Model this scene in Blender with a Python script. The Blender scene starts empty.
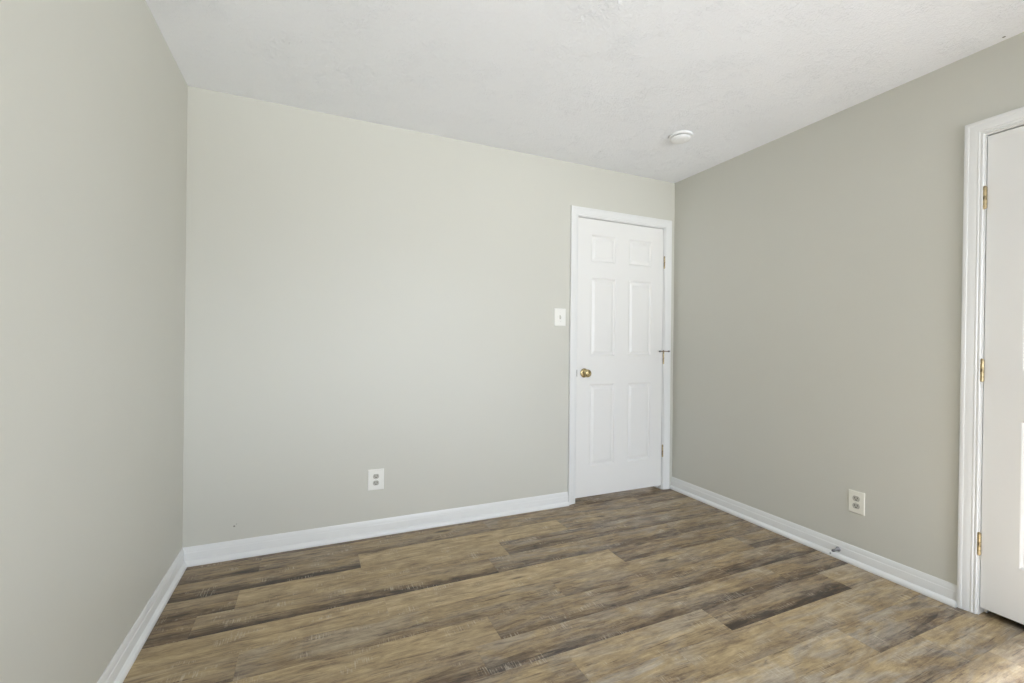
import bpy, bmesh, math, random
from mathutils import Vector, Matrix

S = bpy.context.scene
COL = S.collection
random.seed(7)

# ------------------------------------------------------------------ camera
W, H = 3.2275, 2.438           # room width (x) and height; the back wall is y = 0
REAR = -4.2                    # the wall behind the camera
cam_d = bpy.data.cameras.new('camera')
cam = bpy.data.objects.new('camera', cam_d)
COL.objects.link(cam)
YAW, PITCH, ROLL, FPX = 0.4170, 0.0011, 0.0107, 447.289
fw = Vector((math.sin(YAW) * math.cos(PITCH), math.cos(YAW) * math.cos(PITCH), math.sin(PITCH)))
rt0 = Vector((math.cos(YAW), -math.sin(YAW), 0))
up0 = rt0.cross(fw)
rt = math.cos(ROLL) * rt0 + math.sin(ROLL) * up0
up = -math.sin(ROLL) * rt0 + math.cos(ROLL) * up0
M = Matrix((rt, up, -fw)).transposed().to_4x4()
M.translation = (0.5991, -2.7481, 1.1538)
cam.matrix_world = M
cam_d.sensor_width = 36.0
cam_d.lens = FPX / 1024 * 36.0
cam_d.clip_start = 0.02
S.camera = cam

# ------------------------------------------------------------------ world, light, exposure
# daylight outside: a pale sky above the horizon, sunlit ground below it, brighter towards one side
# radiance at sin(elevation) = KN, for the right-hand and the left-hand half of the view outside
KN = (-0.60, -0.30, -0.12, 0.08, 0.30, 0.70)
OUT_R = (6.0, 31.0, 11.0, 24.0, 12.0, 13.0)
OUT_L = (2.0, 6.0, 23.0, 6.0, 18.0, 13.0)
SUN_E = 42.0
wd = bpy.data.worlds.new('sky')
S.world = wd
wd.use_nodes = True
wt = wd.node_tree


def wmath(op, a, b=None, c=None):
    nd = wt.nodes.new('ShaderNodeMath')
    nd.operation = op
    for s_, v_ in zip(nd.inputs, (a, b, c)):
        if isinstance(v_, bpy.types.NodeSocket):
            wt.links.new(v_, s_)
        elif v_ is not None:
            s_.default_value = v_
    return nd.outputs[0]


def wramp(sock, lo, hi, a, b):
    nd = wt.nodes.new('ShaderNodeMapRange')
    nd.interpolation_type = 'SMOOTHSTEP'
    wt.links.new(sock, nd.inputs[0])
    for i_, v_ in enumerate((lo, hi, a, b)):
        nd.inputs[i_ + 1].default_value = v_
    return nd.outputs[0]


wxyz = wt.nodes.new('ShaderNodeSeparateXYZ')
wt.links.new(wt.nodes.new('ShaderNodeTexCoord').outputs['Generated'], wxyz.inputs[0])


def profile(vals):
    nd = wt.nodes.new('ShaderNodeValToRGB')
    wt.links.new(wmath('MULTIPLY_ADD', wxyz.outputs[2], 0.5, 0.5), nd.inputs[0])
    el = nd.color_ramp.elements
    while len(el) < len(KN):
        el.new(0.5)
    for e_, z_, v_ in zip(el, KN, vals):
        e_.position = z_ * 0.5 + 0.5
        e_.color = (v_, v_, v_, 1)
    return nd.outputs[0]


side = wramp(wxyz.outputs[0], -0.35, 0.35, 0.0, 1.0)
upf = wramp(wxyz.outputs[2], -0.06, 0.06, 0.0, 1.0)
lum = wmath('ADD', wmath('MULTIPLY', profile(OUT_R), side), wmath('MULTIPLY', profile(OUT_L), wmath('SUBTRACT', 1.0, side)))
lum = wmath('MULTIPLY', lum, wramp(wxyz.outputs[0], -0.55, -0.27, 0.05, 1.0))      # added falloff on the left, dims the light on the right wall
wcol = wt.nodes.new('ShaderNodeMixRGB')
wt.links.new(upf, wcol.inputs[0])
wcol.inputs[1].default_value = (0.935, 0.975, 1.02, 1)   # ground
wcol.inputs[2].default_value = (0.875, 0.955, 1.08, 1)   # sky
wt.links.new(wcol.outputs[0], wt.nodes['Background'].inputs[0])
wt.links.new(lum, wt.nodes['Background'].inputs[1])

WX0, WX1, WZ0, WZ1 = 1.15, 2.95, 0.70, 2.12      # the window in the wall behind the camera
sky_d = bpy.data.lights.new('window_portal', 'AREA')
sky_d.shape = 'RECTANGLE'
sky_d.size, sky_d.size_y = WX1 - WX0, WZ1 - WZ0
sky_d.cycles.is_portal = True
sky = bpy.data.objects.new('window_portal', sky_d)
COL.objects.link(sky)
sky.location = ((WX0 + WX1) / 2, REAR - 0.13, (WZ0 + WZ1) / 2)
sky.rotation_euler = (math.radians(90), 0, 0)     # -Z of the lamp towards +y

sun_d = bpy.data.lights.new('sun', 'SUN')
sun_d.energy = SUN_E
sun_d.angle = math.radians(5.0)
sun_d.color = (0.86, 0.94, 1.14)
sun = bpy.data.objects.new('sun', sun_d)
COL.objects.link(sun)
sun.rotation_euler = Vector((0.12, 1.06, -1.0)).to_track_quat('-Z', 'Y').to_euler()

vs = S.view_settings
vs.view_transform = 'Standard'
vs.look = 'None'
vs.gamma = 1
vs.use_curve_mapping = False
vs.exposure = -0.04
S.cycles.max_bounces = 14
S.cycles.diffuse_bounces = 10
S.cycles.glossy_bounces = 4


# ------------------------------------------------------------------ helpers
def obj(name, bm, mat, parent=None, smooth=False, loc=None):
    me = bpy.data.meshes.new(name)
    bmesh.ops.recalc_face_normals(bm, faces=bm.faces)
    bm.to_mesh(me)
    bm.free()
    if mat is not None:
        me.materials.append(mat)
    if smooth:
        for p in me.polygons:
            p.use_smooth = True
    o = bpy.data.objects.new(name, me)
    COL.objects.link(o)
    if loc is not None:
        o.location = loc
    if parent is not None:
        o.parent = parent
    return o


def tag(o, label, cat, kind=None, group=None):
    o['label'] = label
    o['category'] = cat
    if kind:
        o['kind'] = kind
    if group:
        o['group'] = group
    return o


def thing(name, label, cat, loc, rot=(0, 0, 0), kind=None, group=None):
    o = bpy.data.objects.new(name, None)
    o.empty_display_size = 0.05
    COL.objects.link(o)
    o.location = loc
    o.rotation_euler = rot
    return tag(o, label, cat, kind, group)


def box(bm, x0, x1, y0, y1, z0, z1, bev=0.0):
    b = bmesh.new()
    bmesh.ops.create_cube(b, size=1)
    for v in b.verts:
        v.co = Vector(((x0 + x1) / 2 + v.co.x * (x1 - x0), (y0 + y1) / 2 + v.co.y * (y1 - y0), (z0 + z1) / 2 + v.co.z * (z1 - z0)))
    if bev:
        bmesh.ops.bevel(b, geom=list(b.edges), offset=bev, segments=2, profile=0.5, affect='EDGES')
    join(bm, b)


def join(bm, b, mtx=None):
    me = bpy.data.meshes.new('tmp')
    if mtx is not None:
        b.transform(mtx)
    b.to_mesh(me)
    b.free()
    bm.from_mesh(me)
    bpy.data.meshes.remove(me)


def lathe(bm, prof, n=40, mtx=None):
    """prof: (radius, height) pairs revolved about +z"""
    b = bmesh.new()
    rings = []
    for r, z in prof:
        if r < 1e-6:
            rings.append([b.verts.new((0, 0, z))])
        else:
            rings.append([b.verts.new((r * math.cos(2 * math.pi * k / n), r * math.sin(2 * math.pi * k / n), z)) for k in range(n)])
    for a, c in zip(rings, rings[1:]):
        for k in range(n):
            k2 = (k + 1) % n
            if len(a) == 1 and len(c) == 1:
                continue
            if len(a) == 1:
                b.faces.new((a[0], c[k], c[k2]))
            elif len(c) == 1:
                b.faces.new((a[k], a[k2], c[0]))
            else:
                b.faces.new((a[k], a[k2], c[k2], c[k]))
    join(bm, b, mtx)


def sweep(bm, prof, start, end, out, mit0=0.0, mit1=0.0):
    """prof (d off the wall, z) extruded from start to end (xy); mit: end shift per unit d"""
    s, e, o = Vector((*start, 0)), Vector((*end, 0)), Vector((*out, 0))
    t = (e - s).normalized()
    a = [bm.verts.new(s + o * d + t * (mit0 * d) + Vector((0, 0, z))) for d, z in prof]
    b = [bm.verts.new(e + o * d - t * (mit1 * d) + Vector((0, 0, z))) for d, z in prof]
    n = len(prof)
    for i in range(n):
        j = (i + 1) % n
        bm.faces.new((a[i], a[j], b[j], b[i]))
    bm.faces.new(a)
    bm.faces.new(list(reversed(b)))


def mark_sharp(o, deg=35):
    me = o.data
    bm = bmesh.new()
    bm.from_mesh(me)
    for e in bm.edges:
        if len(e.link_faces) == 2 and e.calc_face_angle(0) > math.radians(deg):
            e.smooth = False
    for f in bm.faces:
        f.smooth = True
    bm.to_mesh(me)
    bm.free()


# ------------------------------------------------------------------ materials
class NT:
    def __init__(self, name):
        self.m = bpy.data.materials.new(name)
        self.m.use_nodes = True
        self.t = self.m.node_tree
        self.b = self.t.nodes['Principled BSDF']

    def n(self, kind, **kw):
        nd = self.t.nodes.new('ShaderNode' + kind)
        for k, v in kw.items():
            setattr(nd, k, v)
        return nd

    def put(self, sock, v):
        if isinstance(v, bpy.types.NodeSocket):
            self.t.links.new(v, sock)
        elif v is not None:
            sock.default_value = v

    def math(self, op, a, b=None, c=None, clamp=False):
        nd = self.n('Math', operation=op, use_clamp=clamp)
        for s, v in zip(nd.inputs, (a, b, c)):
            self.put(s, v)
        return nd.outputs[0]

    def mix(self, fac, a, b, blend='MIX'):
        nd = self.n('MixRGB', blend_type=blend)
        for s, v in zip(nd.inputs, (fac, a, b)):
            self.put(s, v)
        return nd.outputs[0]

    def noise(self, vec, scale, detail=2.0, rough=0.5, dist=0.0):
        nd = self.n('TexNoise')
        self.put(nd.inputs['Vector'], vec)
        nd.inputs['Scale'].default_value = scale
        nd.inputs['Detail'].default_value = detail
        nd.inputs['Roughness'].default_value = rough
        nd.inputs['Distortion'].default_value = dist
        return nd.outputs[0]

    def step(self, v, lo, hi, smooth=True):
        nd = self.n('MapRange')
        nd.interpolation_type = 'SMOOTHSTEP' if smooth else 'LINEAR'
        self.put(nd.inputs[0], v)
        nd.inputs[1].default_value = lo
        nd.inputs[2].default_value = hi
        return nd.outputs[0]

    def scale(self, vec, s, off=None):
        nd = self.n('Mapping')
        self.put(nd.inputs[0], vec)
        nd.inputs['Scale'].default_value = s
        if off is not None:
            self.put(nd.inputs['Location'], off)
        return nd.outputs[0]

    def pos(self):
        return self.n('TexCoord').outputs['Object']

    def bump(self, h, strength, dist, normal=None):
        nd = self.n('Bump')
        nd.inputs['Strength'].default_value = strength
        nd.inputs['Distance'].default_value = dist
        self.put(nd.inputs['Height'], h)
        if normal is not None:
            self.put(nd.inputs['Normal'], normal)
        self.t.links.new(nd.outputs[0], self.b.inputs['Normal'])
        return nd.outputs[0]

    def near(self, vec, c, r):
        """1 inside a small spot about c"""
        nd = self.n('VectorMath', operation='DISTANCE')
        self.put(nd.inputs[0], vec)
        nd.inputs[1].default_value = c
        return self.step(nd.outputs['Value'], r, r * 0.5)

    def set(self, col=None, rough=None, metal=None, spec=None):
        self.put(self.b.inputs['Base Color'], col)
        self.put(self.b.inputs['Roughness'], rough)
        self.put(self.b.inputs['Metallic'], metal)
        self.put(self.b.inputs['Specular IOR Level'], spec)
        return self.m


def wall_paint(name, spots=()):
    t = NT(name)
    p = t.pos()
    base = t.mix(t.noise(p, 1.3, 3), (0.590, 0.587, 0.532, 1), (0.616, 0.613, 0.557, 1))
    for c, r, dark in spots:
        base = t.mix(t.math('MULTIPLY', t.near(p, c, r), dark), base, (0.12, 0.11, 0.10, 1))
    rough = t.math('ADD', t.math('MULTIPLY', t.noise(p, 3.0, 3), 0.12), 0.42)
    t.bump(t.noise(p, 260, 2, 0.6), 0.12, 0.002)
    return t.set(base, rough, 0.0, 0.32)


def white_paint(name, col=(0.80, 0.815, 0.815), rough=0.32, grain=False, spots=()):
    t = NT(name)
    p = t.pos()
    base = t.mix(t.noise(p, 4, 3), (*[c * 0.98 for c in col], 1), (*col, 1))
    for c, r, dark in spots:
        base = t.mix(t.math('MULTIPLY', t.near(p, c, r), dark), base, (0.10, 0.095, 0.09, 1))
    if grain:
        t.bump(t.noise(t.scale(p, (90, 90, 4)), 1.6, 3, 0.6, 0.4), 0.10, 0.002)
    else:
        t.bump(t.noise(p, 40, 2), 0.02, 0.001)
    return t.set(base, rough, 0.0, 0.42)


def ceiling_paint():
    t = NT('ceiling_texture_paint')
    p = t.pos()
    base = t.mix(t.near(p, (3.198, -1.876, H), 0.007), (0.895, 0.915, 0.950, 1), (0.16, 0.15, 0.14, 1))
    patch = t.step(t.noise(p, 5.5, 3, 0.6), 0.47, 0.66)
    dab = t.step(t.noise(p, 52, 3, 0.55, 1.6), 0.49, 0.60)
    fine = t.noise(p, 110, 3, 0.6)
    ridge = t.noise(t.scale(p, (1, 2.2, 1)), 55, 2, 0.5, 2.5)
    h = t.math('ADD', t.math('MULTIPLY', dab, t.math('ADD', t.math('MULTIPLY', patch, 0.8), 0.22)), t.math('MULTIPLY', fine, 0.45))
    h = t.math('ADD', h, t.math('MULTIPLY', t.math('MULTIPLY', ridge, patch), 0.6))
    t.bump(h, 0.55, 0.0066)
    return t.set(base, 0.85, 0.0, 0.15)


def floor_wood():
    t = NT('vinyl_plank')
    uv = t.n('UVMap', uv_map='plank_uv').outputs[0]         # metres along and across, shifted per plank
    loc = t.n('UVMap', uv_map='plank_local').outputs[0]     # u 0..1, v 0..1 inside the plank
    at = t.n('VertexColor', layer_name='plank')
    sep = t.n('SeparateColor')
    t.put(sep.inputs[0], at.outputs[0])
    tone, band, grey = sep.outputs[0], sep.outputs[1], sep.outputs[2]
    sl = t.n('SeparateXYZ')
    t.put(sl.inputs[0], loc)
    v = sl.outputs[1]
    # grain at three scales, all stretched along the plank
    g1 = t.noise(t.scale(uv, (4.2, 36, 1)), 1.0, 8, 0.76, 0.9)
    g2 = t.noise(t.scale(uv, (9, 80, 1)), 1.0, 8, 0.82, 0.5)
    g3 = t.noise(t.scale(uv, (1.3, 9, 1)), 1.0, 4, 0.6, 1.4)
    cloud = t.noise(t.scale(uv, (6.5, 15, 1)), 1.0, 8, 0.74, 0.8)
    # darker streak along one side of some planks
    wob = t.math('MULTIPLY', t.math('SUBTRACT', g3, 0.5), 1.1)
    streak = t.step(t.math('ADD', v, wob), 0.52, 0.02)
    streak = t.math('MULTIPLY', streak, band)
    streak2 = t.step(g3, 0.54, 0.72)
    k = t.math('ADD', t.math('MULTIPLY', g1, 0.62), t.math('MULTIPLY', g2, 0.62))
    k = t.math('ADD', k, t.math('MULTIPLY', t.math('SUBTRACT', cloud, 0.5), 0.55))
    k = t.math('ADD', k, t.math('MULTIPLY', t.math('SUBTRACT', tone, 0.5), 0.42))
    k = t.math('SUBTRACT', k, t.math('MULTIPLY', streak, 0.30))
    k = t.math('SUBTRACT', k, t.math('MULTIPLY', streak2, 0.14))
    crack = t.step(t.noise(t.scale(uv, (2.6, 46, 1), (5.1, 2.7, 0)), 1.0, 5, 0.7, 1.2), 0.585, 0.66)
    k = t.math('MULTIPLY_ADD', t.math('SUBTRACT', k, 0.55), 1.55, 0.475)
    k = t.math('SUBTRACT', k, t.math('MULTIPLY', crack, 0.24))
    ramp = t.n('ValToRGB')
    t.put(ramp.inputs[0], k)
    e = ramp.color_ramp.elements
    e[0].position, e[0].color = 0.08, (0.047, 0.033, 0.022, 1)
    e[1].position, e[1].color = 0.95, (0.583, 0.449, 0.262, 1)
    for ps, c in ((0.27, (0.127, 0.083, 0.048, 1)), (0.47, (0.254, 0.183, 0.105, 1)), (0.66, (0.385, 0.289, 0.160, 1))):
        el = e.new(ps)
        el.color = c
    col = ramp.outputs[0]
    # weathered grey wash in patches; stronger on right-hand planks to paint in window sheen
    gm = t.step(t.noise(t.scale(uv, (3.0, 11, 1), (3.3, 1.7, 0)), 1.0, 5, 0.65, 1.0), 0.40, 0.62)
    gm = t.math('MULTIPLY', gm, grey, clamp=True)
    col = t.mix(t.math('MULTIPLY', gm, 0.80), col, t.mix(t.step(k, 0.1, 0.9, False), (0.070, 0.064, 0.062, 1), (0.51, 0.47, 0.415, 1)))
    # pale saw marks across the grain
    sawm = t.step(t.noise(t.scale(uv, (6.5, 16, 1), (7.1, 4.2, 0)), 1.0, 3, 0.55), 0.53, 0.66)
    saw = t.step(t.noise(t.scale(uv, (170, 14, 1), (1.1, 9.2, 0)), 1.0, 3, 0.6, 0.3), 0.50, 0.62)
    col = t.mix(t.math('MULTIPLY', t.math('MULTIPLY', sawm, saw), 0.5), col, (0.60, 0.53, 0.42, 1))
    # knots and checks: dark stretched spots
    vo = t.n('TexVoronoi')
    t.put(vo.inputs['Vector'], t.scale(uv, (2.6, 8.5, 1), (0.37, 0.21, 0)))
    vo.inputs['Scale'].default_value = 1.0
    vo.inputs['Randomness'].default_value = 0.9
    dk = t.math('ADD', vo.outputs['Distance'], t.math('MULTIPLY', t.math('SUBTRACT', g1, 0.5), 0.42))
    knot = t.step(dk, 0.17, 0.05)
    sc = t.n('SeparateColor')
    t.put(sc.inputs[0], vo.outputs['Color'])
    knot = t.math('MULTIPLY', knot, t.step(sc.outputs[0], 0.40, 0.46))
    col = t.mix(t.math('MULTIPLY', knot, 0.80), col, (0.047, 0.033, 0.022, 1))
    rough = t.math('ADD', t.math('MULTIPLY', g1, 0.20), 0.36)
    t.bump(t.math('ADD', g2, t.math('MULTIPLY', g1, 0.5)), 0.25, 0.002)
    return t.set(col, rough, 0.0, 0.45)


def plain(name, col, rough=0.4, metal=0.0, spec=0.45, var=0.06, scale=60):
    t = NT(name)
    p = t.pos()
    base = t.mix(t.noise(p, scale, 3), (*[c * (1 - var) for c in col], 1), (*[min(1, c * (1 + var)) for c in col], 1))
    return t.set(base, rough, metal, spec)


def brass(name='aged_brass', a=(0.60, 0.49, 0.27, 1), b=(0.30, 0.235, 0.12, 1), rough=0.24):
    t = NT(name)
    p = t.pos()
    base = t.mix(t.step(t.noise(p, 55, 4, 0.6), 0.42, 0.66), a, b)
    return t.set(base, rough, 1.0, 0.5)


def glass_pane():
    t = NT('window_glass')
    tr = t.n('BsdfTransparent')
    gl = t.n('BsdfGlossy')
    gl.inputs['Roughness'].default_value = 0.02
    mx = t.n('MixShader')
    mx.inputs[0].default_value = 0.04
    t.put(mx.inputs[1], tr.outputs[0])
    t.put(mx.inputs[2], gl.outputs[0])
    t.t.nodes.remove(t.b)
    t.put(t.t.nodes['Material Output'].inputs[0], mx.outputs[0])
    return t.m


M_BACK = wall_paint('greige_wall_paint_back', [((0.225, 0.0, 0.166), 0.006, 0.75), ((0.235, 0.0, 0.176), 0.004, 0.4)])
M_WALL = wall_paint('greige_wall_paint')
M_TRIM = white_paint('white_trim_paint', (0.785, 0.795, 0.79), rough=0.28)
M_TRIM_R = white_paint('white_trim_paint_scuffed', (0.785, 0.795, 0.79), rough=0.28, spots=[((W - 0.0250, -1.215, 0.014), 0.006, 0.7)])
M_DOOR = white_paint('white_door_paint', (0.80, 0.80, 0.785), 0.36, grain=True)
M_CEIL = ceiling_paint()
M_FLOOR = floor_wood()
M_SUB = plain('subfloor', (0.10, 0.085, 0.07), 0.8)
M_BRASS = brass()
M_HINGE = brass('tarnished_brass', (0.58, 0.47, 0.28, 1), (0.20, 0.155, 0.09, 1), 0.34)
M_BRASSD = plain('dark_brass_edge', (0.22, 0.16, 0.08), 0.4, 1.0)
M_LATCH = plain('dark_strike_plate', (0.09, 0.075, 0.05), 0.5, 0.3)
M_STEEL = plain('dull_steel', (0.30, 0.30, 0.31), 0.38, 1.0)
M_RUB = plain('grey_rubber', (0.16, 0.16, 0.165), 0.6)
M_IVORY = plain('ivory_plastic', (0.80, 0.79, 0.71), 0.35, var=0.03)
M_WHITEP = plain('white_plastic', (0.84, 0.84, 0.80), 0.35, var=0.02)
M_DETECT = plain('bright_white_plastic', (0.86, 0.875, 0.885), 0.4, var=0.02)
M_RECEP = plain('grey_beige_plastic', (0.46, 0.45, 0.40), 0.4, var=0.04)
M_SLOT = plain('dark_slot', (0.03, 0.03, 0.03), 0.6)
M_GLASS = glass_pane()
M_DARK = plain('closet_paint', (0.30, 0.29, 0.27), 0.8)

# ------------------------------------------------------------------ floor: planks laid along x
PW = 0.1565
Y_LINE = -0.680                  # one joint between rows
# joints and tones read off the floor: row number (0 = the row just behind Y_LINE) -> list of joint x
JOINTS = {4: [1.10, 2.40], 3: [0.36, 1.60, 2.80], 2: [0.83, 2.05], 1: [0.300, 1.583, 2.83], 0: [0.167, 1.459, 2.67], -1: [0.90, 2.115],
          -2: [0.36, 1.66, 2.90], -3: [0.02, 1.277, 2.52], -4: [1.170, 2.745], -5: [0.30, 1.471, 2.155, 2.95],
          -6: [0.72, 1.86, 2.35], -7: [0.10, 1.32, 2.560], -8: [0.85, 2.10, 2.82]}
# (tone, dark lower band, grey wash) for each plank of a row, left to right; grey raised rightwards as painted sheen
TONES = {4: [(.4, .3, .3), (.45, .3, .4), (.35, .3, .4)],
         3: [(.40, .6, .2), (.46, .3, .4), (.40, .2, .5), (.3, .3, .3)],
         2: [(.40, .9, .3), (.68, .2, .1), (.50, .4, .5)],
         1: [(.40, .5, .2), (.62, .2, .1), (.40, .5, .7), (.42, .3, .6)],
         0: [(.30, .3, .2), (.52, 1., .2), (.44, .5, .6), (.44, .4, .5)],
         -1: [(.62, .1, .1), (.70, .1, .1), (.36, .3, .6)],
         -2: [(.55, .4, .2), (.48, .3, .4), (.52, .4, .4), (.40, .6, .5)],
         -3: [(.50, .3, .2), (.62, .2, .1), (.40, .4, .4), (.42, .7, .5)],
         -4: [(.44, .6, .3), (.48, .7, .5), (.40, .6, .5)],
         -5: [(.50, .3, .3), (.48, .3, .5), (.62, .2, .5), (.36, .8, .4), (.6, .3, .5)],
         -6: [(.55, .3, .3), (.56, .3, .8), (.52, .2, .4), (.60, .2, .5)],
         -7: [(.50, .3, .5), (.55, .3, .8), (.66, .3, .7), (.44, .3, .8)],
         -8: [(.5, .3, .4), (.6, .3, .7), (.58, .4, .8), (.60, .3, .8)]}


def build_floor():
    bm = bmesh.new()
    u1 = bm.loops.layers.uv.new('plank_uv')
    u2 = bm.loops.layers.uv.new('plank_local')
    cl = bm.loops.layers.float_color.new('plank')
    xa, xb = -0.10, W + 0.60
    ya, yb = REAR - 0.10, 0.70
    g, dp = 0.0007, 0.0011
    r = -20
    while Y_LINE + r * PW < yb:
        y0, y1 = max(Y_LINE + r * PW, ya), min(Y_LINE + (r + 1) * PW, yb)
        if y1 - y0 > 0.004:
            js = JOINTS.get(r)
            if js is None:
                o = random.uniform(0, 1.22)
                js = [o + 1.22 * k for k in range(-1, 4) if xa + 0.1 < o + 1.22 * k < xb - 0.1]
            xs = [xa] + js + [xb]
            for i, (x0, x1) in enumerate(zip(xs, xs[1:])):
                tl = TONES.get(r)
                tn = tl[i] if tl and i < len(tl) else (random.uniform(.38, .62), random.uniform(0, .7), random.uniform(.2, .7))
                col = (*tn, 1.0)
                ou, ov = random.uniform(0, 40), random.uniform(0, 40)
                t = [(x0 + g, y0 + g, 0), (x1 - g, y0 + g, 0), (x1 - g, y1 - g, 0), (x0 + g, y1 - g, 0)]
                b = [(x0, y0, -dp), (x1, y0, -dp), (x1, y1, -dp), (x0, y1, -dp)]
                c = [(x, y, -0.012) for x, y, _ in b]
                tv, bv, cv = [[bm.verts.new(q) for q in ring] for ring in (t, b, c)]
                fs = [bm.faces.new(tv)]
                for k in range(4):
                    j = (k + 1) % 4
                    fs.append(bm.faces.new((bv[k], bv[j], tv[j], tv[k])))
                    fs.append(bm.faces.new((cv[k], cv[j], bv[j], bv[k])))
                for f in fs:
                    for lp in f.loops:
                        q = lp.vert.co
                        lp[u1].uv = (q.x - x0 + ou, q.y - y0 + ov)
                        lp[u2].uv = ((q.x - x0) / (x1 - x0), (q.y - y0) / PW if r in JOINTS else (q.y - y0) / PW)
                        lp[cl] = col
        r += 1
    me = bpy.data.meshes.new('floor')
    bm.to_mesh(me)
    bm.free()
    me.materials.append(M_FLOOR)
    o = bpy.data.objects.new('floor', me)
    COL.objects.link(o)
    return tag(o, 'weathered brown wood-look plank floor running across the room', 'floor', 'structure')


floor_o = build_floor()
bm = bmesh.new()
box(bm, -0.12, W + 0.62, REAR - 0.12, 0.72, -0.06, -0.012)
sub = obj('subfloor', bm, M_SUB, floor_o)

# ------------------------------------------------------------------ room shell
T = 0.12
# back door opening (x) and right door opening (y), both closed by a slab hung flush with the jamb
BX0, BX1 = 2.3265, 3.1210          # inside of the jambs, back wall
RY0 = -1.8045                      # inside of the hinge jamb, right wall
RY1 = RY0 - (BX1 - BX0)
DOORTOP = 2.0625                   # underside of the head jamb
JT = 0.019                         # jamb thickness


def wall_with_hole(bm, a0, a1, h0, h1, z0, z1, place):
    """place(a0,a1,z0,z1) adds one block"""
    place(a0, h0, 0, H)
    place(h1, a1, 0, H)
    place(h0, h1, z1, H)
    if z0 > 0:
        place(h0, h1, 0, z0)


bm = bmesh.new()
wall_with_hole(bm, -T, W + T, BX0 - JT, BX1 + JT, 0, DOORTOP + JT, lambda a, b, z0, z1: box(bm, a, b, 0, T, z0, z1))
tag(obj('wall_back', bm, M_BACK), 'plain greige back wall with the closed door at its right end', 'wall', 'structure')
bm = bmesh.new()
wall_with_hole(bm, REAR, 0, RY1 - JT, RY0 + JT, 0, DOORTOP + JT, lambda a, b, z0, z1: box(bm, W, W + T, a, b, z0, z1))
tag(obj('wall_right', bm, M_WALL), 'greige right-hand wall with the cut-off door at the frame edge', 'wall', 'structure')
bm = bmesh.new()
box(bm, -T, 0, REAR, 0, 0, H)
tag(obj('wall_left', bm, M_WALL), 'plain greige left-hand wall with nothing on it', 'wall', 'structure')
bm = bmesh.new()
wall_with_hole(bm, -T, W + T, WX0, WX1, WZ0, WZ1, lambda a, b, z0, z1: box(bm, a, b, REAR - T, REAR, z0, z1))
tag(obj('wall_rear', bm, M_WALL), 'greige wall behind the viewer with the window in it', 'wall', 'structure')
bm = bmesh.new()
box(bm, -T, W + T, REAR - T, T, H, H + 0.08)
tag(obj('ceiling', bm, M_CEIL), 'white textured ceiling', 'ceiling', 'structure')

# dark spaces behind the two doors
bm = bmesh.new()
box(bm, BX0 - 0.3, W + 0.62, 0.68, 0.72, 0, H)
box(bm, BX0 - 0.34, BX0 - 0.3, T, 0.72, 0, H)
box(bm, W + 0.58, W + 0.62, T, 0.68, 0, H)
box(bm, BX0 - 0.34, W + 0.62, T, 0.72, H, H + 0.04)
tag(obj('wall_hallway', bm, M_DARK), 'dim wall of the space behind the back door', 'wall', 'structure')
bm = bmesh.new()
box(bm, W + 0.58, W + 0.62, RY1 - 0.3, RY0 + 0.3, 0, H)
box(bm, W + T, W + 0.58, RY1 - 0.34, RY1 - 0.3, 0, H)
box(bm, W + T, W + 0.58, RY0 + 0.3, RY0 + 0.34, 0, H)
box(bm, W + T, W + 0.62, RY1 - 0.34, RY0 + 0.34, H, H + 0.04)
tag(obj('wall_closet', bm, M_DARK), 'dim wall of the space behind the right-hand door', 'wall', 'structure')

# window behind the camera
bm = bmesh.new()
fwd = 0.05
box(bm, WX0, WX1, REAR - T, REAR - 0.02, WZ0, WZ0 + fwd)
box(bm, WX0, WX1, REAR - T, REAR - 0.02, WZ1 - fwd, WZ1)
for a in (WX0, (WX0 + WX1 - fwd) / 2, WX1 - fwd):
    box(bm, a, a + fwd, REAR - T + 0.001, REAR - 0.021, WZ0 + fwd, WZ1 - fwd)
win = tag(obj('window_1', bm, M_TRIM), 'white double window in the wall behind the viewer', 'window', 'structure')
mid = (WX0 + WX1) / 2
for a, b in ((WX0 + fwd, mid - fwd / 2), (mid + fwd / 2, WX1 - fwd)):
    bm = bmesh.new()
    box(bm, a, b, REAR - 0.080, REAR - 0.076, WZ0 + fwd, WZ1 - fwd)
    obj('pane', bm, M_GLASS, win)
bm = bmesh.new()
box(bm, WX0 - 0.06, WX1 + 0.06, REAR - 0.02, REAR + 0.05, WZ0 - 0.025, WZ0, 0.004)
obj('window_sill', bm, M_TRIM, win)

# ------------------------------------------------------------------ baseboards
BB = [(0, 0), (0.0262, 0), (0.0270, 0.0055), (0.0258, 0.0120), (0.0225, 0.0180), (0.0175, 0.0225), (0.0120, 0.0248), (0.0112, 0.0255), (0.0112, 0.060),
      (0.0105, 0.0635), (0.0085, 0.066), (0.0080, 0.072), (0.0065, 0.082), (0.0045, 0.0895), (0.003, 0.0925), (0, 0.0925)]
CW = 0.060                         # casing width
CXL, CXR = 2.2610, 3.1875          # outer edges of the back casing
CZT = 2.1290                       # top of the casings
CYO = RY0 + (BX0 - CXL)            # outer edge of the right casing
CYE = RY1 - (CXR - BX1)
bm = bmesh.new()
sweep(bm, BB, (0, REAR + 0.002), (0, 0), (1, 0), 0, 1)
o = tag(obj('baseboard_left', bm, M_TRIM), 'white moulded baseboard along the left wall', 'baseboard', 'structure')
mark_sharp(o, 25)
bm = bmesh.new()
sweep(bm, BB, (0, 0), (CXL, 0), (0, -1), 1, 0)
o = tag(obj('baseboard_back', bm, M_TRIM), 'white moulded baseboard along the back wall', 'baseboard', 'structure')
mark_sharp(o, 25)
bm = bmesh.new()
sweep(bm, BB, (W, 0), (W, CYO), (-1, 0), 0, 0)
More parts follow.
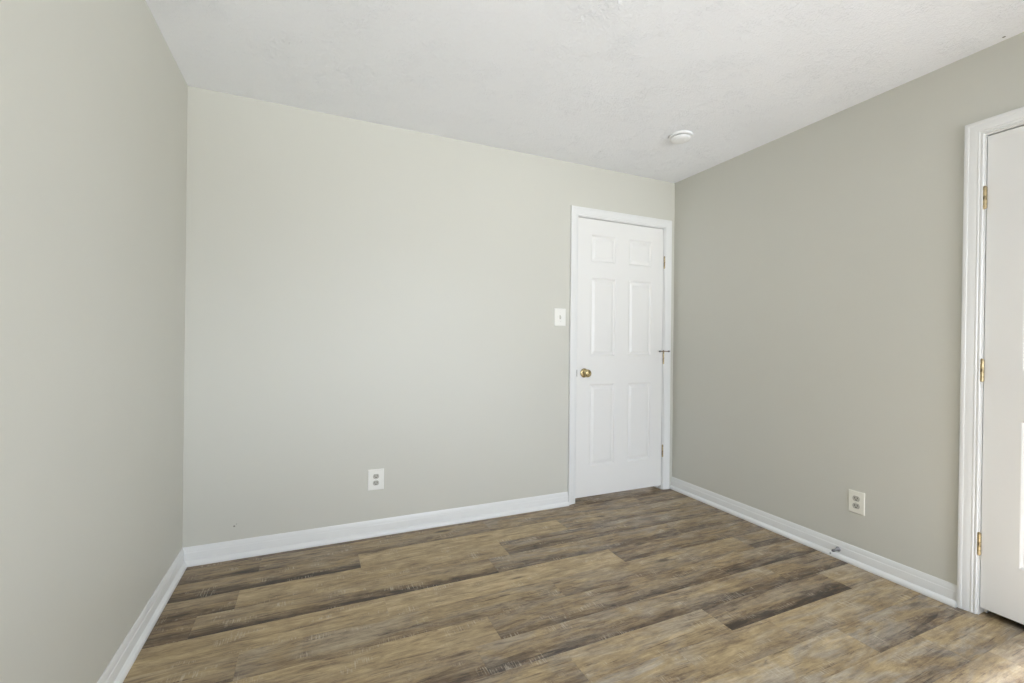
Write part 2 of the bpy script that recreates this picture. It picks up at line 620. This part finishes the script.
sweep(bm, BB, (W, CYE), (W, REAR), (-1, 0), 0, 0)
o = tag(obj('baseboard_right', bm, M_TRIM_R), 'white moulded baseboard along the right wall', 'baseboard', 'structure')
mark_sharp(o, 25)

# ------------------------------------------------------------------ door trim, doors
CAS = [(0, 0), (0, 0.0085), (0.0015, 0.0100), (0.006, 0.0100), (0.0075, 0.0085), (0.0095, 0.0085), (0.0125, 0.0115), (0.0160, 0.0122),
       (0.0175, 0.0112), (0.0195, 0.0112), (0.024, 0.0130), (0.036, 0.0150), (0.044, 0.0155), (0.0455, 0.0170), (0.049, 0.0180), (0.0565, 0.0180), (0.059, 0.0172), (0.060, 0.0155), (0.060, 0)]


def casing(bm, w, zt, z0, ci):
    """local frame: opening from 0 to w along x, wall face y=0, room at -y; ci: inner reveal; width CW"""
    inn = [(-ci, z0), (-ci, zt + ci), (w + ci, zt + ci), (w + ci, z0)]
    dirs = [(-1, 0), (-1, 1), (1, 1), (1, 0)]
    rows = []
    for (x, z), (dx, dz) in zip(inn, dirs):
        rows.append([bm.verts.new((x + dx * u, -d, z + dz * u)) for u, d in CAS])
    n = len(CAS)
    for a, b in zip(rows, rows[1:]):
        for i in range(n):
            j = (i + 1) % n
            bm.faces.new((a[i], a[j], b[j], b[i]))
    bm.faces.new(rows[0])
    bm.faces.new(list(reversed(rows[-1])))


def door_slab(w, h, th):
    """front face at y=0 looking to -y, hung from x=0 to w, z=0 to h"""
    bm = bmesh.new()
    st, mid_ = 0.113, 0.119
    pw = (w - 2 * st - mid_) / 2
    z_off = 0.035
    xs = [0, st, st + pw, st + pw + mid_, w - st, w]
    zs = [0, 0.253 - z_off, 0.852 - z_off, 1.058 - z_off, 1.632 - z_off, 1.747 - z_off, 1.946 - z_off, h]
    vt = {}

    def V(x, y, z):
        k = (round(x, 5), round(y, 5), round(z, 5))
        if k not in vt:
            vt[k] = bm.verts.new((x, y, z))
        return vt[k]
    rings = [(0.0, 0.0), (0.003, 0.0012), (0.010, 0.0085), (0.014, 0.0095), (0.019, 0.0092), (0.026, 0.0070), (0.036, 0.0028), (0.039, 0.0022)]
    for i in range(5):
        for j in range(7):
            x0, x1, z0, z1 = xs[i], xs[i + 1], zs[j], zs[j + 1]
            if i in (1, 3) and j in (1, 3, 5):
                loops = [[V(x0 + s, d, z0 + s), V(x1 - s, d, z0 + s), V(x1 - s, d, z1 - s), V(x0 + s, d, z1 - s)] for s, d in rings]
                for a, b in zip(loops, loops[1:]):
                    for k in range(4):
                        l = (k + 1) % 4
                        bm.faces.new((a[k], a[l], b[l], b[k]))
                bm.faces.new(loops[-1])
            else:
                bm.faces.new((V(x0, 0, z0), V(x1, 0, z0), V(x1, 0, z1), V(x0, 0, z1)))
    # back and edges
    for a, b in zip(xs, xs[1:]):
        bm.faces.new((V(a, 0, 0), V(b, 0, 0), V(b, th, 0), V(a, th, 0)))
        bm.faces.new((V(a, 0, h), V(b, 0, h), V(b, th, h), V(a, th, h)))
        bm.faces.new((V(a, th, 0), V(b, th, 0), V(b, th, h), V(a, th, h)))
    for a, b in zip(zs, zs[1:]):
        bm.faces.new((V(0, 0, a), V(0, 0, b), V(0, th, b), V(0, th, a)))
        bm.faces.new((V(w, 0, a), V(w, 0, b), V(w, th, b), V(w, th, a)))
    return bm


def hinge(parent, x, z, side):
    """butt hinge closed: barrel of five knuckles in front of the gap, leaf edges behind; side = +1 door lies to +x"""
    bm = bmesh.new()
    hh, rr = 0.092, 0.0068
    seg = hh / 5
    for k in range(5):
        z0 = -hh / 2 + k * seg
        lathe(bm, [(0, z0 + 0.0006), (rr - 0.0012, z0 + 0.0006), (rr, z0 + 0.0018), (rr, z0 + seg - 0.0018), (rr - 0.0012, z0 + seg - 0.0006), (0, z0 + seg - 0.0006)], 20)
    lathe(bm, [(0, -hh / 2 - 0.001), (rr - 0.0022, -hh / 2 - 0.001), (rr - 0.0022, hh / 2 + 0.001), (0, hh / 2 + 0.001)], 14)
    lathe(bm, [(0, hh / 2 + 0.004), (0.003, hh / 2 + 0.0038), (rr - 0.001, hh / 2 + 0.0015), (rr - 0.001, hh / 2), (0, hh / 2)], 20)
    lathe(bm, [(0, -hh / 2), (rr - 0.001, -hh / 2), (rr - 0.001, -hh / 2 - 0.0015), (0.003, -hh / 2 - 0.0038), (0, -hh / 2 - 0.004)], 20)
    h = obj('hinge', bm, M_HINGE, parent, True, (x, -0.0065, z))
    mark_sharp(h, 40)
    bm = bmesh.new()
    box(bm, -0.0012, 0.0012, 0.002, 0.030, -hh / 2, hh / 2)
    box(bm, -0.0058, 0.0058, 0.002, 0.0064, -hh / 2 + 0.0005, hh / 2 - 0.0005)
    obj('hinge_leaf', bm, M_BRASSD, h)
    return h


def make_door(idx, loc, rot, hinge_right, label, trim_label):
    w = BX1 - BX0
    tr = thing('trim_%d' % idx, trim_label, 'door trim', loc, rot, 'structure')
    z0 = 0.003
    bm = bmesh.new()
    casing(bm, w, DOORTOP, z0, BX0 - CXL - CW)
    c = obj('casing', bm, M_TRIM, tr)
    mark_sharp(c, 20)
    bm = bmesh.new()
    box(bm, -JT, 0, 0, T, 0.002, DOORTOP + JT)
    box(bm, w, w + JT, 0, T, 0.002, DOORTOP + JT)
    box(bm, 0, w, 0, T, DOORTOP, DOORTOP + JT)
    obj('jamb', bm, M_TRIM, tr)
    bm = bmesh.new()
    box(bm, 0, 0.011, 0.043, 0.075, 0.004, DOORTOP, 0.002)
    box(bm, w - 0.011, w, 0.043, 0.075, 0.004, DOORTOP, 0.002)
    box(bm, 0.0112, w - 0.0112, 0.043, 0.075, DOORTOP - 0.011, DOORTOP, 0.002)
    obj('stop_moulding', bm, M_TRIM, tr)
    # slab
    gap = 0.0033
    d = obj('door_%d' % idx, door_slab(w - 2 * gap, DOORTOP - 0.0055 - 0.035, 0.035), M_DOOR)
    d.location = Vector(loc) + Matrix.Rotation(rot[2], 3, 'Z') @ Vector((gap, 0.004, 0.035))
    d.rotation_euler = rot
    tag(d, label, 'door', 'structure')
    hx = (w - 2 * gap + gap / 2 + 0.0075) if hinge_right else -gap / 2 - 0.003
    for z in (1.795, 1.041 if hinge_right else 1.054, 0.307):
        hinge(d, hx, z - 0.035, -1 if hinge_right else 1)
    return d, tr


door1, trim1 = make_door(1, (BX0, 0, 0), (0, 0, 0), True, 'closed white six-panel door with a brass knob in the back wall',
                         'white moulded frame around the back wall door with the brass knob')
# right door: local x runs along -y, room side (-y local) is -x in the room
door2, trim2 = make_door(2, (W, RY0, 0), (0, 0.0055, -math.pi / 2), False, 'white panel door cut off by the right edge of the picture',
                         'white moulded frame around the door at the right picture edge')

# knob, latch and hinge-pin stop on the back door (local frame of the slab)
KX, KZ = 0.062, 0.935 - 0.035
R90 = Matrix.Rotation(math.radians(90), 4, 'X')      # +z of a lathe -> -y (into the room)
bm = bmesh.new()
lathe(bm, [(0, 0), (0.0325, 0), (0.0335, 0.002), (0.0325, 0.005), (0.027, 0.0085), (0.020, 0.010), (0.0135, 0.0125), (0.012, 0.018)], 48, R90)
rose = obj('knob_rose', bm, M_BRASS, door1, True, (KX, 0, KZ))
mark_sharp(rose, 50)
bm = bmesh.new()
lathe(bm, [(0.0115, 0.014), (0.0115, 0.024), (0.015, 0.028), (0.0215, 0.033), (0.0265, 0.040), (0.0285, 0.047), (0.0278, 0.053), (0.0235, 0.060), (0.016, 0.0640), (0.0135, 0.0632), (0.0125, 0.0645), (0.006, 0.0660), (0, 0.0662)], 48, R90)
knob = obj('knob', bm, M_BRASS, door1, True, (KX, 0, KZ))
mark_sharp(knob, 50)
bm = bmesh.new()
box(bm, -0.0055, -0.0004, -0.0062, 0.026, KZ - 0.024, KZ + 0.024, 0.0004)
obj('latch_plate', bm, M_LATCH, door1)

hp = bmesh.new()
hx, hz = (BX1 - BX0 - 0.0066 + 0.0016 + 0.0075), 1.041 - 0.035 + 0.052
lathe(hp, [(0.0040, -0.003), (0.0095, -0.003), (0.0100, -0.002), (0.0100, 0.002), (0.0095, 0.003), (0.0040, 0.003)], 28, Matrix.Translation((hx, -0.0065, hz)))
lathe(hp, [(0, -0.001), (0.0065, -0.001), (0.0065, 0.003), (0.003, 0.0055), (0, 0.006)], 20, Matrix.Translation((hx, -0.0065, hz + 0.003)))
box(hp, hx - 0.0085, hx + 0.0085, -0.030, -0.014, hz - 0.0028, hz + 0.0028, 0.001)
RY = Matrix.Rotation(math.radians(90), 4, 'Y')
lathe(hp, [(0, -0.050), (0.0032, -0.050), (0.0032, 0.030), (0, 0.030)], 18, Matrix.Translation((hx, -0.026, hz)) @ RY)
stp = obj('hinge_pin_stop', hp, M_BRASSD, door1, True)
mark_sharp(stp, 40)
for s, x in ((-1, -0.050), (1, 0.030)):
    bm = bmesh.new()
    lathe(bm, [(0, -0.007), (0.0058, -0.007), (0.0066, -0.005), (0.0066, 0.005), (0.0058, 0.007), (0, 0.007)], 22,
          Matrix.Translation((hx + x + s * 0.004, -0.026, hz)) @ RY)
    mark_sharp(obj('bumper', bm, M_RUB, stp, True), 40)


# ------------------------------------------------------------------ switch and outlets
def plate(bm, w, h, d=0.0055):
    b = bmesh.new()
    n = 4
    prof = [(0, 0), (0, d * 0.45), (0.0015, d * 0.8), (0.004, d)]
    loops = [[b.verts.new((sx * (w / 2 - s), -q, sz * (h / 2 - s))) for sx, sz in ((-1, -1), (1, -1), (1, 1), (-1, 1))] for s, q in prof]
    for a, c in zip(loops, loops[1:]):
        for k in range(4):
            l = (k + 1) % 4
            b.faces.new((a[k], a[l], c[l], c[k]))
    b.faces.new(loops[-1])
    b.faces.new(list(reversed(loops[0])))
    join(bm, b)


def screw(parent, z, d, mat):
    bm = bmesh.new()
    lathe(bm, [(0.0036, 0), (0.0036, 0.0008), (0.0026, 0.0016), (0, 0.0018)], 20, R90)
    s = obj('screw', bm, mat, parent, True, (0, -d, z))
    bm = bmesh.new()
    box(bm, -0.0028, 0.0028, -0.0020, -0.0014, -0.0004, 0.0004)
    obj('screw_slot', bm, M_SLOT, s)


sw = thing('light_switch', 'white toggle light switch on the back wall left of the door', 'light switch', (2.1835, 0, 1.332))
bm = bmesh.new()
plate(bm, 0.092, 0.124)
obj('cover_plate', bm, M_WHITEP, sw)
bm = bmesh.new()
box(bm, -0.0055, 0.0055, -0.0062, -0.0050, -0.0125, 0.0125)
obj('toggle_slot', bm, M_RECEP, sw)
bm = bmesh.new()
b = bmesh.new()
vs_ = [b.verts.new(q) for q in ((-0.0042, -0.0055, -0.006), (0.0042, -0.0055, -0.006), (0.0042, -0.0055, 0.006), (-0.0042, -0.0055, 0.006),
                                (-0.0032, -0.0200, 0.0045), (0.0032, -0.0200, 0.0045), (0.0032, -0.0180, 0.0120), (-0.0032, -0.0180, 0.0120))]
for f in ((0, 1, 2, 3), (4, 5, 6, 7), (0, 1, 5, 4), (1, 2, 6, 5), (2, 3, 7, 6), (3, 0, 4, 7)):
    b.faces.new([vs_[i] for i in f])
bmesh.ops.recalc_face_normals(b, faces=b.faces)
bmesh.ops.bevel(b, geom=list(b.edges), offset=0.0008, segments=2, affect='EDGES')
join(bm, b)
obj('toggle', bm, M_WHITEP, sw)
for z in (0.030, -0.030):
    screw(sw, z, 0.0055, M_WHITEP)


def receptacle_bm():
    bm = bmesh.new()
    pts = []
    for k in range(48):
        a = 2 * math.pi * k / 48
        x, z = 0.0172 * math.cos(a), 0.0172 * math.sin(a)
        z = max(-0.0138, min(0.0138, z))
        pts.append((x, z))
    a = [bm.verts.new((x, -0.0050, z)) for x, z in pts]
    c = [bm.verts.new((x * 0.985, -0.0068, z * 0.985)) for x, z in pts]
    for k in range(48):
        l = (k + 1) % 48
        bm.faces.new((a[k], a[l], c[l], c[k]))
    bm.faces.new(c)
    bm.faces.new(list(reversed(a)))
    return bm


def make_outlet(label, loc, rot, w, h, pm, rm):
    t = thing('wall_outlet', label, 'outlet', loc, rot)
    bm = bmesh.new()
    plate(bm, w, h)
    obj('cover_plate', bm, pm, t)
    for z in (0.0195, -0.0195):
        r = obj('receptacle', receptacle_bm(), rm, t, loc=(0, 0, z))
        bm = bmesh.new()
        box(bm, -0.0078, -0.0054, -0.0072, -0.0060, -0.0015, 0.0075)
        box(bm, 0.0054, 0.0078, -0.0072, -0.0060, -0.0005, 0.0075)
        lathe(bm, [(0.0030, 0.0060), (0.0030, 0.0072), (0, 0.0072)], 18, Matrix.Translation((0, 0, -0.0072)) @ R90)
        obj('slot', bm, M_SLOT, r)
    screw(t, 0, 0.0055, pm)
    return t


make_outlet('white outlet low on the back wall, left of the closed door', (0.9435, 0, 0.331), (0, 0, 0), 0.092, 0.1225, M_WHITEP, M_RECEP)
make_outlet('ivory outlet low on the right-hand wall', (W, -1.3295, 0.328), (0, 0, -math.pi / 2), 0.076, 0.117, M_IVORY, M_RECEP)

# ------------------------------------------------------------------ smoke detector
sd = thing('smoke_detector', 'round white smoke detector on the ceiling near the back right corner', 'smoke detector', (2.655, -0.642, H))
FL = Matrix.Rotation(math.pi, 4, 'X')                # hangs down
bm = bmesh.new()
lathe(bm, [(0, 0), (0.070, 0), (0.0712, 0.003), (0.0705, 0.009), (0.068, 0.0125), (0.058, 0.0130), (0, 0.0130)], 64, FL)
mark_sharp(obj('base', bm, M_DETECT, sd), 40)
bm = bmesh.new()
lathe(bm, [(0, 0.0130), (0.0540, 0.0130), (0.0540, 0.0160), (0, 0.0160)], 64, FL)
mark_sharp(obj('vent_gap', bm, M_SLOT, sd), 40)
bm = bmesh.new()
lathe(bm, [(0, 0.0160), (0.0575, 0.0160), (0.0590, 0.0175), (0.0585, 0.023), (0.055, 0.0285), (0.046, 0.0320), (0.030, 0.0335), (0, 0.034)], 64, FL)
mark_sharp(obj('cover', bm, M_DETECT, sd), 40)
bm = bmesh.new()
lathe(bm, [(0.0068, 0.0325), (0.0068, 0.0352), (0.0055, 0.0358), (0, 0.036)], 24, Matrix.Translation((0.018, -0.02, 0)) @ FL)
mark_sharp(obj('test_button', bm, M_DETECT, sd), 40)

# ------------------------------------------------------------------ door stop on the right baseboard
ds = thing('door_stop', 'small grey metal door stop on the right-hand baseboard', 'door stop', (W - 0.0112, -1.247, 0.0475), (0, 0, -math.pi / 2))
bm = bmesh.new()
lathe(bm, [(0, 0), (0.0125, 0), (0.0130, 0.0012), (0.0115, 0.004), (0.0070, 0.0065), (0.0050, 0.009)], 32, R90)
mark_sharp(obj('flange', bm, M_STEEL, ds), 50)
bm = bmesh.new()
prof = []
for k in range(13):
    z = 0.008 + k * 0.0022
    prof += [(0.0052, z), (0.0064, z + 0.0011)]
prof = [(0, 0.008)] + prof + [(0.005, 0.037), (0, 0.037)]
lathe(bm, prof, 24, R90)
mark_sharp(obj('spring', bm, M_STEEL, ds), 60)
bm = bmesh.new()
lathe(bm, [(0, 0.036), (0.0072, 0.036), (0.0078, 0.038), (0.0074, 0.046), (0.006, 0.049), (0, 0.0495)], 28, R90)
mark_sharp(obj('rubber_tip', bm, M_RUB, ds), 50)
